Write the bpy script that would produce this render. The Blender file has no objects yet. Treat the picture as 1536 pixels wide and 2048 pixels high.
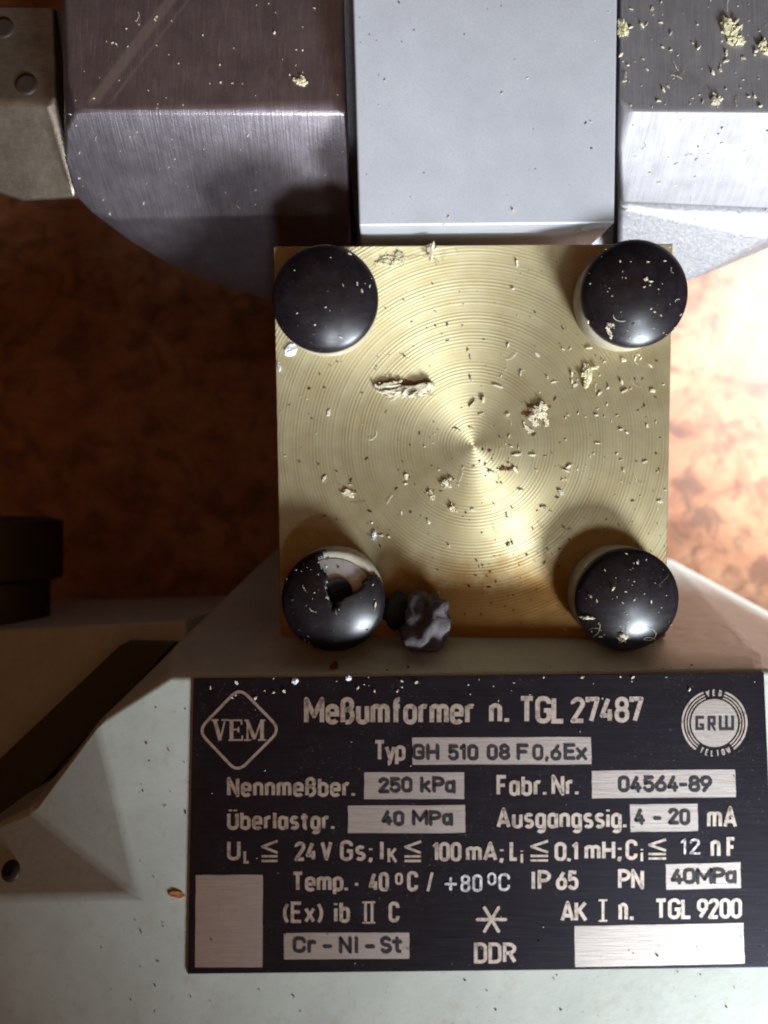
import bpy, bmesh, math, random
from mathutils import Vector, Matrix, noise as mnoise

random.seed(7)
S = bpy.context.scene
COL = S.collection
R = math.radians
H = 16.0                       # camera height over z = 0; one unit is 100 photo pixels at z = 0

# ------------------------------------------------------------------ camera, world, lamps, exposure
cam_d = bpy.data.cameras.new('camera')
cam = bpy.data.objects.new('camera', cam_d); COL.objects.link(cam)
cam.location = (0, 0, H)
cam_d.sensor_fit = 'VERTICAL'
cam_d.sensor_height = 46.08
cam_d.sensor_width = 34.56
cam_d.lens = 36.0
cam_d.clip_end = 500
cam_d.dof.use_dof = True
cam_d.dof.focus_distance = H - 0.9
cam_d.dof.aperture_fstop = 0.14
S.camera = cam
S.cycles.filter_width = 2.0

W = bpy.data.worlds.new('World'); S.world = W; W.use_nodes = True
bg = W.node_tree.nodes['Background']
# a dim warm room, its ceiling a little brighter than its walls
_n, _l = W.node_tree.nodes, W.node_tree.links
_tc = _n.new('ShaderNodeTexCoord'); _sx = _n.new('ShaderNodeSeparateXYZ'); _rp = _n.new('ShaderNodeValToRGB')
_l.new(_tc.outputs['Generated'], _sx.inputs[0]); _l.new(_sx.outputs['Z'], _rp.inputs['Fac']); _l.new(_rp.outputs['Color'], bg.inputs['Color'])
_rp.color_ramp.elements[0].position = .62; _rp.color_ramp.elements[0].color = (.018, .006, .002, 1)
_rp.color_ramp.elements[1].position = .95; _rp.color_ramp.elements[1].color = (.165, .078, .034, 1)
bg.inputs['Strength'].default_value = 1.0


def lamp_spot(name, pos, aim, power, col, half, blend, radius):
    d = bpy.data.lights.new(name, 'SPOT')
    d.energy = power; d.color = col; d.spot_size = R(half * 2); d.spot_blend = blend; d.shadow_soft_size = radius
    o = bpy.data.objects.new(name, d); COL.objects.link(o)
    o.location = pos
    o.rotation_euler = (Vector(aim) - Vector(pos)).to_track_quat('-Z', 'Y').to_euler()
    return o


def along(aim, d, dist):
    return Vector(aim) + Vector(d).normalized() * dist


AIM = Vector((9.5, 0.0, 0))
# two panes of the cool window, low at the lower right, and the bright patch of daylight on the floor at the upper right
lamp_spot('window_light', along((3, 0, 0), (.44, -.70, .47), 44), AIM, 205000, (.83, .92, 1.0), 27, 1.0, 6.0)
lamp_spot('upper_window_light', along((3, 0, 0), (.36, -.46, .80), 44), Vector((9, 3, 0)), 32000, (.83, .92, 1.0), 14, 1.0, 4.0)
lamp_spot('left_nut_fill', along((-3, 8, 0), (.12, -.74, .64), 44), Vector((-3.5, 8.5, 0)), 42000, (.83, .90, 1.0), 9, 1.0, 2.4)  # added fill spot that brightens the left nut; no window stands behind it
lamp_spot('floor_daylight', (34, 16, 17), (14.5, 4.5, -8.0), 330000, (.76, .89, 1.0), 15.5, 1.0, 1.2)

S.view_settings.view_transform = 'Standard'
S.view_settings.look = 'None'
S.view_settings.exposure = 0.0
S.view_settings.gamma = 1.0
S.view_settings.use_curve_mapping = False


# ------------------------------------------------------------------ helpers
def P(px, py, z):
    """the point at height z that lies behind photo pixel (px, py)"""
    k = (H - z) / H / 100.0
    return Vector(((px - 768) * k, (1024 - py) * k, z))


def mesh_obj(name, verts, faces, m, parent=None, smooth=False, bevel=0, seg=2, loc=None, rot=None, angle=30):
    me = bpy.data.meshes.new(name)
    me.from_pydata([tuple(v) for v in verts], [], faces)
    me.update()
    return link(name, me, m, parent, smooth, bevel, seg, loc, rot, angle)


def link(name, me, m, parent=None, smooth=False, bevel=0, seg=2, loc=None, rot=None, angle=30):
    o = bpy.data.objects.new(name, me); COL.objects.link(o)
    if m: me.materials.append(m)
    if smooth:
        for p in me.polygons: p.use_smooth = True
    if loc is not None: o.location = loc
    if rot is not None: o.rotation_euler = rot
    if parent is not None:
        o.parent = parent
        o.matrix_parent_inverse = world_of(parent).inverted()
    if bevel:
        b = o.modifiers.new('edge', 'BEVEL'); b.width = bevel; b.segments = seg; b.limit_method = 'ANGLE'; b.angle_limit = R(angle)
        b.harden_normals = False
        for p in me.polygons: p.use_smooth = True
        w = o.modifiers.new('wn', 'WEIGHTED_NORMAL'); w.keep_sharp = True
    return o


def world_of(o):
    mw = Matrix.LocRotScale(o.location, o.rotation_euler, o.scale)
    if o.parent is None: return mw
    return world_of(o.parent) @ o.matrix_parent_inverse @ mw


def from_bm(name, bm, m, parent=None, **k):
    bmesh.ops.recalc_face_normals(bm, faces=bm.faces)
    me = bpy.data.meshes.new(name); bm.to_mesh(me); bm.free()
    return link(name, me, m, parent, **k)


def hull(name, pts, m, parent=None, **k):
    bm = bmesh.new()
    for p in pts: bm.verts.new(p)
    r = bmesh.ops.convex_hull(bm, input=bm.verts[:])
    bmesh.ops.delete(bm, geom=[g for g in r['geom_interior'] if isinstance(g, bmesh.types.BMVert)], context='VERTS')
    bmesh.ops.dissolve_limit(bm, angle_limit=R(1.5), verts=bm.verts[:], edges=bm.edges[:])
    return from_bm(name, bm, m, parent, **k)


def lathe_bm(profile, n=64, a0=0.0):
    bm = bmesh.new(); rings = []
    for r, z in profile:
        if r < 1e-5: rings.append([bm.verts.new((0, 0, z))])
        else: rings.append([bm.verts.new((r * math.cos(a0 + 2 * math.pi * i / n), r * math.sin(a0 + 2 * math.pi * i / n), z)) for i in range(n)])
    for a, b in zip(rings, rings[1:]):
        for i in range(n):
            j = (i + 1) % n
            if len(a) == 1 and len(b) > 1: bm.faces.new((a[0], b[i], b[j]))
            elif len(b) == 1 and len(a) > 1: bm.faces.new((a[i], a[j], b[0]))
            elif len(a) > 1: bm.faces.new((a[i], a[j], b[j], b[i]))
    return bm


def tag(o, label=None, cat=None, group=None, kind=None):
    if label: o['label'] = label
    if cat: o['category'] = cat
    if group: o['group'] = group
    if kind: o['kind'] = kind
    return o


# ------------------------------------------------------------------ materials
class Mat:
    def __init__(s, name, base=(.5, .5, .5), rough=.5, metal=0.0, **kw):
        s.m = bpy.data.materials.new(name); s.m.use_nodes = True
        s.n = s.m.node_tree.nodes; s.l = s.m.node_tree.links
        s.b = s.n['Principled BSDF']
        s.set('Base Color', (*base, 1)); s.set('Roughness', rough); s.set('Metallic', metal)
        for k, v in kw.items(): s.set(k.replace('_', ' '), v)
        s.tc = s.n.new('ShaderNodeTexCoord')

    def set(s, k, v):
        if hasattr(v, 'is_linked') or isinstance(v, bpy.types.NodeSocket): s.l.new(v, s.b.inputs[k])
        else: s.b.inputs[k].default_value = v

    def obj(s, scale=(1, 1, 1), rot=(0, 0, 0), loc=(0, 0, 0)):
        mp = s.n.new('ShaderNodeMapping')
        mp.inputs['Scale'].default_value = scale; mp.inputs['Rotation'].default_value = rot; mp.inputs['Location'].default_value = loc
        s.l.new(s.tc.outputs['Object'], mp.inputs['Vector'])
        return mp.outputs['Vector']

    def noise(s, vec, scale=1, detail=3, rough=.5, dist=0, dim='3D'):
        t = s.n.new('ShaderNodeTexNoise'); t.noise_dimensions = dim
        t.inputs['Scale'].default_value = scale; t.inputs['Detail'].default_value = detail
        t.inputs['Roughness'].default_value = rough; t.inputs['Distortion'].default_value = dist
        s.l.new(vec, t.inputs['W' if dim == '1D' else 'Vector'])
        return t.outputs['Fac']

    def voro(s, vec, scale, feature='F1', out='Distance'):
        t = s.n.new('ShaderNodeTexVoronoi'); t.feature = feature
        t.inputs['Scale'].default_value = scale
        s.l.new(vec, t.inputs['Vector'])
        return t.outputs[out]

    def ramp(s, fac, stops, interp='LINEAR'):
        r = s.n.new('ShaderNodeValToRGB'); r.color_ramp.interpolation = interp
        e = r.color_ramp.elements
        while len(e) < len(stops): e.new(0.5)
        for k, (p, c) in enumerate(stops):
            e[k].position = p
            e[k].color = (c, c, c, 1) if isinstance(c, (int, float)) else (*c, 1)
        s.l.new(fac, r.inputs['Fac'])
        return r.outputs['Color']

    def math(s, op, a, b=None, c=None):
        t = s.n.new('ShaderNodeMath'); t.operation = op
        for k, v in enumerate((a, b, c)):
            if v is None: continue
            if isinstance(v, (int, float)): t.inputs[k].default_value = v
            else: s.l.new(v, t.inputs[k])
        return t.outputs[0]

    def mix(s, fac, a, b, mode='MIX'):
        t = s.n.new('ShaderNodeMix'); t.data_type = 'RGBA'; t.blend_type = mode
        ins = [i for i in t.inputs if i.type == 'RGBA']
        for sock, v in ((t.inputs[0], fac), (ins[0], a), (ins[1], b)):
            if isinstance(v, (int, float)): sock.default_value = v
            elif isinstance(v, tuple): sock.default_value = (*v, 1)
            else: s.l.new(v, sock)
        return [o for o in t.outputs if o.type == 'RGBA'][0]

    def bump(s, h, strength=.3, dist=.05, prev=None):
        t = s.n.new('ShaderNodeBump'); t.inputs['Strength'].default_value = strength; t.inputs['Distance'].default_value = dist
        s.l.new(h, t.inputs['Height'])
        if prev is not None: s.l.new(prev, t.inputs['Normal'])
        s.l.new(t.outputs['Normal'], s.b.inputs['Normal'])
        return t.outputs['Normal']

    def sep(s, vec):
        t = s.n.new('ShaderNodeSeparateXYZ'); s.l.new(vec, t.inputs[0]); return t.outputs


def make_materials():
    M = {}
    # floor: marbled brown sheet flooring
    m = Mat('brown_marbled_floor', rough=.5)
    v = m.obj((1, 1, 1))
    n1 = m.noise(v, .55, 5, .6, 1.2)
    n2 = m.noise(m.obj((.55, 1.5, 1), (0, 0, R(-55))), 1.0, 6, .62, 2.2)
    n3 = m.noise(v, 1.35, 3, .55, .6)
    c = m.ramp(n1, [(.30, (.17, .050, .017)), (.48, (.34, .125, .052)), (.70, (.42, .19, .090))])
    c = m.mix(m.ramp(n2, [(.38, .55), (.50, 0)]), c, (.22, .11, .05))
    c = m.mix(m.ramp(n3, [(.36, .62), (.50, 0)]), c, (.085, .028, .011))
    m.set('Base Color', c); M['floor'] = m.m

    # turned pale brass plate
    m = Mat('turned_brass', rough=.42, metal=.86)
    v = m.obj()
    x, y, z = m.sep(v)
    r = m.math('SQRT', m.math('ADD', m.math('MULTIPLY', x, x), m.math('MULTIPLY', y, y)))
    ph = m.math('ADD', m.math('MULTIPLY', r, 98.0), m.math('MULTIPLY', m.noise(r, 5.0, 3, .6, dim='1D'), 2.5))
    wave = m.math('ADD', m.math('MULTIPLY', m.math('SINE', ph), .5), .5)
    fine = m.math('ADD', m.math('MULTIPLY', wave, .75), m.math('MULTIPLY', m.noise(r, 42.0, 2, .7, dim='1D'), .35))
    coarse = m.noise(r, 3.1, 2, .5, dim='1D')
    band = m.ramp(coarse, [(.40, .12), (.60, 1)])
    h = m.math('MULTIPLY', fine, band)
    blot = m.noise(v, 1.3, 4, .6)
    c = m.ramp(blot, [(.35, (.59, .49, .27)), (.62, (.65, .57, .35))])
    c = m.mix(m.math('MULTIPLY', m.ramp(fine, [(.25, .30), (.6, 0)]), band), c, (.42, .33, .18))
    # amber tone of the shadow along the lower edge, painted into the brass
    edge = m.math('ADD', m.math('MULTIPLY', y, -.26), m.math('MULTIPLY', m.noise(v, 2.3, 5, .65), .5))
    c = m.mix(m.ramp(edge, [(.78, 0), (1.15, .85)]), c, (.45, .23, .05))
    speck = m.voro(v, 5.0)
    rnd = m.voro(v, 5.0, out='Color')
    msk = m.math('MULTIPLY', m.ramp(speck, [(.05, 1), (.10, 0)]), m.ramp(rnd, [(.62, 0), (.66, .8)]))
    c = m.mix(msk, c, (.16, .10, .05))
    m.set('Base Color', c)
    m.set('Roughness', m.ramp(m.noise(v, 3, 4, .6), [(.3, .58), (.7, .68)]))
    m.set('Anisotropic', .72); m.set('Anisotropic Rotation', .25)
    tg = m.n.new('ShaderNodeTangent'); tg.direction_type = 'RADIAL'; tg.axis = 'Z'
    m.l.new(tg.outputs[0], m.b.inputs['Tangent'])
    m.bump(h, .42, .02)
    M['brass'] = m.m

    # black plastic caps
    m = Mat('black_plastic', rough=.30)
    v = m.obj()
    sc = m.noise(m.obj((1, 7, 1), (0, 0, .6)), 3, 3, .6)
    c = m.ramp(m.noise(v, 4, 5, .65), [(.35, (.007, .005, .006)), (.75, (.018, .013, .016))])
    c = m.mix(m.ramp(m.noise(v, 22, 2, .5), [(.68, 0), (.80, .55)]), c, (.16, .13, .12))
    m.set('Base Color', c)
    m.set('Roughness', m.ramp(sc, [(.3, .29), (.75, .38)]))
    m.set('Specular IOR Level', .5)
    M['black'] = m.m
    M['dark'] = Mat('dark_hollow', (.006, .004, .004), .8).m

    m = Mat('cream_collar', (.46, .41, .32), .34)
    v = m.obj(); m.set('Base Color', m.ramp(m.noise(v, 3, 4, .6), [(.3, (.34, .29, .21)), (.7, (.50, .45, .36))]))
    M['collar'] = m.m

    m = Mat('bolt_steel', (.55, .52, .50), .38, .8)
    v = m.obj(); m.set('Base Color', m.ramp(m.noise(v, 4, 5, .6), [(.30, (.40, .22, .11)), (.42, (.50, .48, .46)), (.8, (.60, .59, .59))]))
    M['steel'] = m.m

    # housing: pale grey green enamel
    m = Mat('grey_enamel', rough=.42)
    v = m.obj()
    c = m.ramp(m.noise(v, .7, 5, .6), [(.3, (.50, .52, .45)), (.7, (.62, .63, .56))])
    d1 = m.noise(v, 13, 3, .65)
    c = m.mix(m.ramp(d1, [(.66, 0), (.74, .55)]), c, (.20, .16, .11))
    d2 = m.noise(v, 3.2, 6, .7)
    c = m.mix(m.ramp(d2, [(.52, 0), (.75, .35)]), c, (.36, .29, .19))
    m.set('Base Color', c)
    m.set('Roughness', m.ramp(m.noise(v, 5, 3, .6), [(.3, .36), (.7, .52)]))
    m.bump(m.noise(v, 9, 3, .6), .06, .05)
    M['enamel'] = m.m

    # light grey block, fine sprayed finish
    m = Mat('silver_grey_paint', rough=.46)
    v = m.obj()
    c = m.ramp(m.noise(v, 1.2, 4, .6), [(.3, (.54, .545, .575)), (.7, (.61, .615, .645))])
    c = m.mix(m.ramp(m.noise(v, 34, 2, .6), [(.35, .35), (.55, 0)]), c, (.42, .42, .45))
    sp = m.voro(v, 2.6); rn = m.voro(v, 2.6, out='Color')
    c = m.mix(m.math('MULTIPLY', m.ramp(sp, [(.035, 1), (.06, 0)]), m.ramp(rn, [(.5, 0), (.52, .8)])), c, (.13, .11, .11))
    m.set('Base Color', c); m.set('Metallic', .25)
    m.bump(m.noise(v, 40, 2, .5), .12, .02)
    M['silver'] = m.m

    # dull machined steel of the big nuts
    def machined(name, lo, hi, rough, scratch=False):
        m = Mat(name, rough=rough, metal=.9)
        v = m.obj()
        n = m.noise(v, 1.6, 6, .62)
        c = m.ramp(n, [(.3, lo), (.7, hi)])
        lines = m.noise(m.obj((26, 1.2, 1.2)), 1.0, 2, .6)
        c = m.mix(m.ramp(lines, [(.35, .25), (.6, 0)]), c, tuple(a * .6 for a in lo))
        pits = m.noise(v, 15, 3, .7)
        c = m.mix(m.ramp(pits, [(.67, 0), (.74, .7)]), c, (.75, .70, .62))
        if scratch:
            # one broad diagonal rub mark and a crosshatch of fine ones
            xx, yy, zz = m.sep(v)
            ln = m.math('ADD', m.math('MULTIPLY', xx, .81), m.math('MULTIPLY', yy, -.586))
            ln = m.math('ADD', ln, m.math('MULTIPLY', m.noise(m.obj((1, 1, 1)), 6, 3, .6), .04))
            b = m.math('ABSOLUTE', m.math('SUBTRACT', ln, SCR))
            top = m.ramp(m.math('MULTIPLY', yy, .1), [(.772, 0), (.785, 1)])
            c = m.mix(m.math('MULTIPLY', top, m.ramp(b, [(.07, .55), (.13, 0)])), c, (.72, .64, .62))
            b2 = m.math('ABSOLUTE', m.math('SUBTRACT', ln, SCR + .28))
            c = m.mix(m.math('MULTIPLY', top, m.ramp(b2, [(.01, .4), (.04, 0)])), c, (.70, .63, .60))
            hx = m.noise(m.obj((14, 2, 2), (0, 0, R(-36))), 1, 2, .6)
            c = m.mix(m.math('MULTIPLY', top, m.ramp(hx, [(.56, 0), (.66, .35)])), c, (.60, .53, .50))
        m.set('Base Color', c)
        m.set('Roughness', m.ramp(m.noise(v, 4, 4, .6), [(.3, rough - .02), (.7, rough + .03)]))
        bn = m.bump(lines, .16, .03)
        m.bump(m.noise(v, 18, 3, .65), .10, .03, bn)
        return m.m
    SCR = -9.05
    M['nut_l'] = machined('machined_steel', (.33, .28, .30), (.47, .41, .44), .36, True)
    M['nut_r'] = machined('dusty_machined_steel', (.34, .32, .33), (.43, .41, .42), .66)
    m = Mat('worn_brassy_steel', rough=.40, metal=.85)
    v = m.obj()
    c = m.ramp(m.noise(v, 1.8, 6, .65), [(.3, (.26, .21, .15)), (.7, (.42, .36, .28))])
    c = m.mix(m.ramp(m.noise(m.obj((4, 22, 4)), 1, 3, .6), [(.4, .3), (.6, 0)]), c, (.20, .15, .11))
    m.set('Base Color', c); m.bump(m.noise(v, 8, 4, .6), .15, .04)
    M['fitting'] = m.m
    m = Mat('cast_grey_metal', rough=.55, metal=.7)
    v = m.obj()
    c = m.ramp(m.noise(v, 12, 3, .65), [(.35, (.32, .31, .32)), (.7, (.46, .44, .45))])
    m.set('Base Color', c); m.bump(m.noise(v, 16, 3, .7), .22, .06)
    M['cast'] = m.m

    # name plate: black lacquer over aluminium
    m = Mat('black_lacquer', rough=.36)
    v = m.obj()
    c = m.ramp(m.noise(v, 3, 4, .6), [(.3, (.0035, .0015, .0025)), (.7, (.007, .0045, .006))])
    dust = m.math('MULTIPLY', m.ramp(m.noise(m.obj((1, 1, 1)), 24, 3, .7), [(.64, 0), (.74, .6)]), m.ramp(m.noise(v, .9, 2, .5), [(.42, 0), (.6, 1)]))
    c = m.mix(dust, c, (.30, .27, .25))
    m.set('Base Color', c)
    br = m.noise(m.obj((1.2, 38, 1)), 1, 3, .6)
    m.set('Roughness', m.ramp(br, [(.3, .33), (.7, .42)]))
    m.set('Specular IOR Level', .42); m.set('Specular Tint', (.80, .80, 1, 1))
    m.bump(br, .02, .02)
    M['lacquer'] = m.m

    def alu(name, lo, hi):
        m = Mat(name, rough=.42, metal=.9)
        v = m.obj((1.6, 34, 1))
        br = m.noise(v, 1, 4, .65)
        c = m.ramp(br, [(.3, lo), (.7, hi)])
        st = m.noise(m.obj(), 7, 5, .7)
        c = m.mix(m.ramp(st, [(.58, 0), (.78, .45)]), c, (.30, .25, .20))
        m.set('Base Color', c); m.bump(br, .15, .02)
        return m.m
    M['alu'] = alu('bare_aluminium', (.50, .44, .40), (.64, .58, .54))
    m = Mat('printed_aluminium', (.66, .60, .55), .42, .9)
    m.set('Base Color', m.ramp(m.noise(m.obj(), 9, 4, .7), [(.36, (.42, .34, .28)), (.52, (.72, .62, .54))]))
    M['letter'] = m.m
    m = Mat('stamped_ink', (.02, .015, .022), .45)
    m.set('Base Color', m.ramp(m.noise(m.obj(), 11, 3, .7), [(.45, (.008, .006, .012)), (.80, (.05, .042, .042))]))
    M['ink'] = m.m
    m = Mat('stamped_bare_metal', (.8, .76, .76), .4, .35)
    m.set('Base Color', m.ramp(m.noise(m.obj(), 16, 3, .7), [(.38, (.28, .25, .26)), (.56, (.86, .82, .82))]))
    M['stamp_w'] = m.m

    # debris
    def chip(name, lo, hi, rough=.8):
        m = Mat(name, rough=rough)
        m.set('Base Color', m.ramp(m.noise(m.obj(), 8, 4, .7), [(.3, lo), (.7, hi)]))
        m.bump(m.noise(m.obj((1, 3, 1)), 14, 3, .7), .6, .05)
        return m.m
    M['cream'] = chip('cream_wood', (.52, .44, .29), (.80, .72, .54))
    M['yellow'] = chip('yellow_wood', (.58, .50, .27), (.80, .74, .50))
    M['brown'] = chip('brown_wood_and_shadow', (.16, .06, .02), (.30, .13, .05))
    M['white'] = Mat('white_paint', (.78, .79, .82), .4).m
    M['red'] = chip('red_brown_wax', (.16, .035, .015), (.24, .06, .03), .4)
    M['orange'] = chip('orange_rust', (.45, .15, .04), (.60, .24, .08))
    M['grit'] = chip('dark_grit', (.03, .018, .010), (.09, .055, .03))
    M['lint'] = chip('grey_lint', (.055, .043, .047), (.13, .108, .115), .8)
    m = Mat('dull_dark_rubber', (.035, .022, .016), .55); M['rubber'] = m.m
    M['painted_shadow'] = Mat('olive_painted_shadow', (.075, .062, .040), .6).m  # dark olive for the painted shadow strip beside the housing
    return M


M = make_materials()

# ------------------------------------------------------------------ the setting
FZ = -8.0
floor = mesh_obj('floor', [(-70, -70, FZ), (70, -70, FZ), (70, 70, FZ), (-70, 70, FZ)], [(0, 1, 2, 3)], M['floor'])
tag(floor, 'brown marbled sheet floor under the instrument', kind='structure')

# ------------------------------------------------------------------ the instrument
root = bpy.data.objects.new('pressure_transmitter', None); COL.objects.link(root)
root.location = (1.7, -2.0, FZ)
tag(root, 'grey metal pressure transmitter with square brass plate, black caps and engraved black nameplate', 'measuring instrument')

# --- housing -------------------------------------------------------------
ZR, ZT, ZB = 0.60, 1.35, 1.95        # ridge, top of the name plate, its lower edge


def zfront(Y):                       # the sloping front face
    y0, y1 = P(0, 1345, ZT).y, P(0, 1945, ZB).y
    return ZT + (Y - y0) / (y1 - y0) * (ZB - ZT)


def F(px, py, dz=0.0):
    """photo pixel on the front face, raised by dz"""
    z = ZT
    for _ in range(12):
        z = zfront(P(px, py, z).y) + dz
    return P(px, py, z)


V = {}
V['ridge_l'] = P(352, 1290, .55); V['ridge_r'] = P(1512, 1303, .60); V['ridge_e'] = P(1640, 1330, .45)
V['str_l'] = F(340, 1352); V['str_r'] = F(1518, 1340); V['str_e'] = F(1650, 1345, -.15)
V['bot_c'] = F(285, 2240); V['bot_l'] = P(-200, 2240, 1.45); V['bot_m'] = F(1560, 2240); V['bot_e'] = F(1700, 2240, -.2)
V['rec_a'] = F(192, 1446); V['rec_b'] = F(278, 1792); V['rec_l'] = P(-200, 1800, .85)
V['sil_a'] = P(190, 1442, .95); V['rec_p'] = P(62, 1622, .76); V['sil_l'] = P(-10, 1650, .66); V['sil_x'] = P(-200, 1790, .3)
V['wall_l'] = P(560, 1090, -7.2); V['wall_r'] = P(1340, 1118, -7.2); V['wall_e'] = P(1760, 1345, -7.2)
V['low_x'] = P(-200, 1745, -7.2); V['bb_l'] = Vector((V['bot_l'].x, V['bot_l'].y, -7.6)); V['bb_e'] = Vector((V['bot_e'].x, V['bot_e'].y, -7.6))
V['low_r'] = P(352, 1294, -7.2)
keys = list(V); K = {k: i for i, k in enumerate(keys)}
faces = [
    ('str_l', 'str_r', 'bot_m', 'bot_c', 'rec_b', 'rec_a'), ('rec_b', 'bot_c', 'bot_l', 'rec_l'),            # front face
    ('ridge_l', 'ridge_r', 'str_r', 'str_l'),                                     # sloping band over the plate
    ('ridge_l', 'str_l', 'rec_a'),
    ('ridge_r', 'ridge_e', 'str_e', 'str_r'), ('str_r', 'str_e', 'bot_e', 'bot_m'),
    ('wall_l', 'wall_r', 'ridge_r', 'ridge_l'), ('wall_r', 'wall_e', 'ridge_e', 'ridge_r'),
    ('rec_a', 'rec_b', 'rec_p'), ('ridge_l', 'rec_a', 'rec_p'), ('rec_p', 'rec_b', 'rec_l', 'sil_l'), ('sil_l', 'rec_l', 'sil_x'),
    ('ridge_l', 'rec_p', 'sil_l', 'sil_x', 'low_x', 'low_r'), ('wall_l', 'ridge_l', 'low_r'),
    ('bot_l', 'bot_c', 'bot_m', 'bot_e', 'bb_e', 'bb_l'), ('ridge_e', 'wall_e', 'bb_e', 'bot_e', 'str_e'),
    ('rec_l', 'bot_l', 'bb_l', 'low_x', 'sil_x'),
]
housing = mesh_obj('housing', [V[k] for k in keys], [[K[k] for k in f] for f in faces], M['enamel'], root, bevel=.10, seg=4, angle=12)
bm = bmesh.new(); bm.from_mesh(housing.data); bmesh.ops.recalc_face_normals(bm, faces=bm.faces); bm.to_mesh(housing.data); bm.free()

# lower flange of the housing, with the cable gland on it
hull('base_flange', [P(-120, 1266, -2.2), P(372, 1240, -.5), P(372, 1640, .2), P(-120, 1900, -.7),
                     Vector((-9.5, -2.6, -7.9)), Vector((-4, -2.5, -7.9)), Vector((-4, -7, -7.9)), Vector((-9.5, -8, -7.9))], M['enamel'], root, bevel=.07, seg=3)
shadow_pts = [P(345, 1290, .05), P(240, 1290, -.12), P(-80, 1592, -.75), P(-80, 1740, -.45)]
hull('flange_painted_shadow', shadow_pts + [p - Vector((0, 0, .9)) for p in shadow_pts], M['painted_shadow'], root, bevel=.04)  # dark strip painting the housing's shadow onto the flange, not a real part
g = from_bm('cable_gland', lathe_bm([(0, 0), (1.15, 0), (1.25, .10), (1.25, .9), (1.05, 1.0), (1.05, 1.9), (1.35, 2.0), (1.35, 3.4), (.9, 3.5), (0, 3.5)], 24), M['rubber'], root,
            smooth=True, bevel=.03, loc=(-9.3, -3.6, -3.6), rot=(R(-90), 0, 0))

# --- brass plate ---------------------------------------------------------
PW = 7.70
plate_loc = Vector((1.755, 1.30, .30))
plate_rot = (R(4.5), 0, R(.45))
PM = Matrix.LocRotScale(plate_loc, Matrix.Rotation(0, 3, 'X').to_quaternion() if False else __import__('mathutils').Euler(plate_rot).to_quaternion(), None)
hw = PW / 2
bx = [(-hw, -hw, -1.1), (hw, -hw, -1.1), (hw, hw, -1.1), (-hw, hw, -1.1), (-hw, -hw, 0), (hw, -hw, 0), (hw, hw, 0), (-hw, hw, 0)]
bf = [(0, 3, 2, 1), (4, 5, 6, 7), (0, 1, 5, 4), (1, 2, 6, 5), (2, 3, 7, 6), (3, 0, 4, 7)]
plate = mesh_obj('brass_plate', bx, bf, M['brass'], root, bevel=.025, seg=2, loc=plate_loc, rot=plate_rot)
# stub body behind the plate that carries it
hull('neck', [PM @ Vector((sx * 3.2, sy * 3.2, -1.12)) for sx in (-1, 1) for sy in (-1, 1)] + [Vector((1.7 + sx * 2.4, 1.2 + sy * 2.2, FZ + .3)) for sx in (-1, 1) for sy in (-1, 1)], M['cast'], root, bevel=.05)

CAPR = .982


def dome_profile(top=.30, n=10):
    pr = []
    Rs = (CAPR ** 2 + top ** 2) / (2 * top)
    for i in range(n + 1):
        r = CAPR * .985 * i / n
        pr.append((r, top - Rs + math.sqrt(Rs * Rs - r * r)))
    pr += [(CAPR, -.02), (CAPR, -.09), (CAPR - .03, -.13)]
    return pr


CAP_H = .78
cap_xy = [(-2.82, 2.71), (2.88, 2.76), (-2.74, -2.90), (2.83, -2.93)]
cap_label = ['clean black cap at the upper left corner of the brass plate', 'dusty dark brown black cap at the upper right corner',
             'broken black cap with a wedge missing beside the grey lint', 'flake covered black cap at the lower right corner']
for k, (cx, cy) in enumerate(cap_xy):
    base = PM @ Vector((cx, cy, 0))
    top = PM @ Vector((cx, cy, CAP_H))
    collar = from_bm('bolt_collar', lathe_bm([(CAPR - .35, .05), (CAPR - .02, .0), (CAPR - .015, .05), (CAPR - .02, CAP_H - .05), (CAPR - .10, CAP_H - .03), (.55, CAP_H - .12), (.55, .4), (0, .4)] if k == 2 else
                                             [(CAPR - .02, .0), (CAPR - .015, .05), (CAPR - .02, CAP_H - .05), (CAPR - .10, CAP_H - .03), (0, CAP_H - .03)], 64), M['collar'], root, smooth=True, loc=base, rot=plate_rot)
    bm = lathe_bm(dome_profile(), 96)
    if k == 2:
        kill = []
        for f in bm.faces:
            c = f.calc_center_median()
            a = math.degrees(math.atan2(c.y + .10, c.x)) + 5 * math.sin(c.length * 14)
            if 36 < a < 103 and c.length > .05: kill.append(f)
        bmesh.ops.delete(bm, geom=kill, context='FACES')
    cap = from_bm('bolt_cap', bm, M['black'], collar, smooth=True, loc=top, rot=plate_rot)
    cap['label'] = cap_label[k]
    if k == 2:
        so = cap.modifiers.new('wall', 'SOLIDIFY'); so.thickness = .07; so.offset = -1
        from_bm('bolt_end', lathe_bm([(0, -.05), (.32, -.05), (.34, .02), (.80, .0), (.82, -.30)], 48), M['steel'], collar, smooth=True, bevel=.01, loc=PM @ Vector((cx, cy, CAP_H - .03)), rot=plate_rot)
        from_bm('bolt_hole', lathe_bm([(0, .012), (.27, .012), (.27, -.02)], 32), M['dark'], collar, loc=PM @ Vector((cx + .10, cy + .16, CAP_H + .045)), rot=plate_rot)

# --- silver block ---------------------------------------------------------
tz = lambda py: 1.0 + (455 - py) / 455 * .49
bt = [P(718, 452, tz(452)), P(1229, 447, tz(447)), P(1237, -160, tz(-160)), P(701, -160, tz(-160))]
dn = Vector((0, .08, -1)).normalized()
bb = [p + dn * 2.6 + Vector((0, (.0 if i < 2 else 0), 0)) for i, p in enumerate(bt)]
hull('manifold_block', bt + bb, M['silver'], root, bevel=.045, seg=3)

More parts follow.
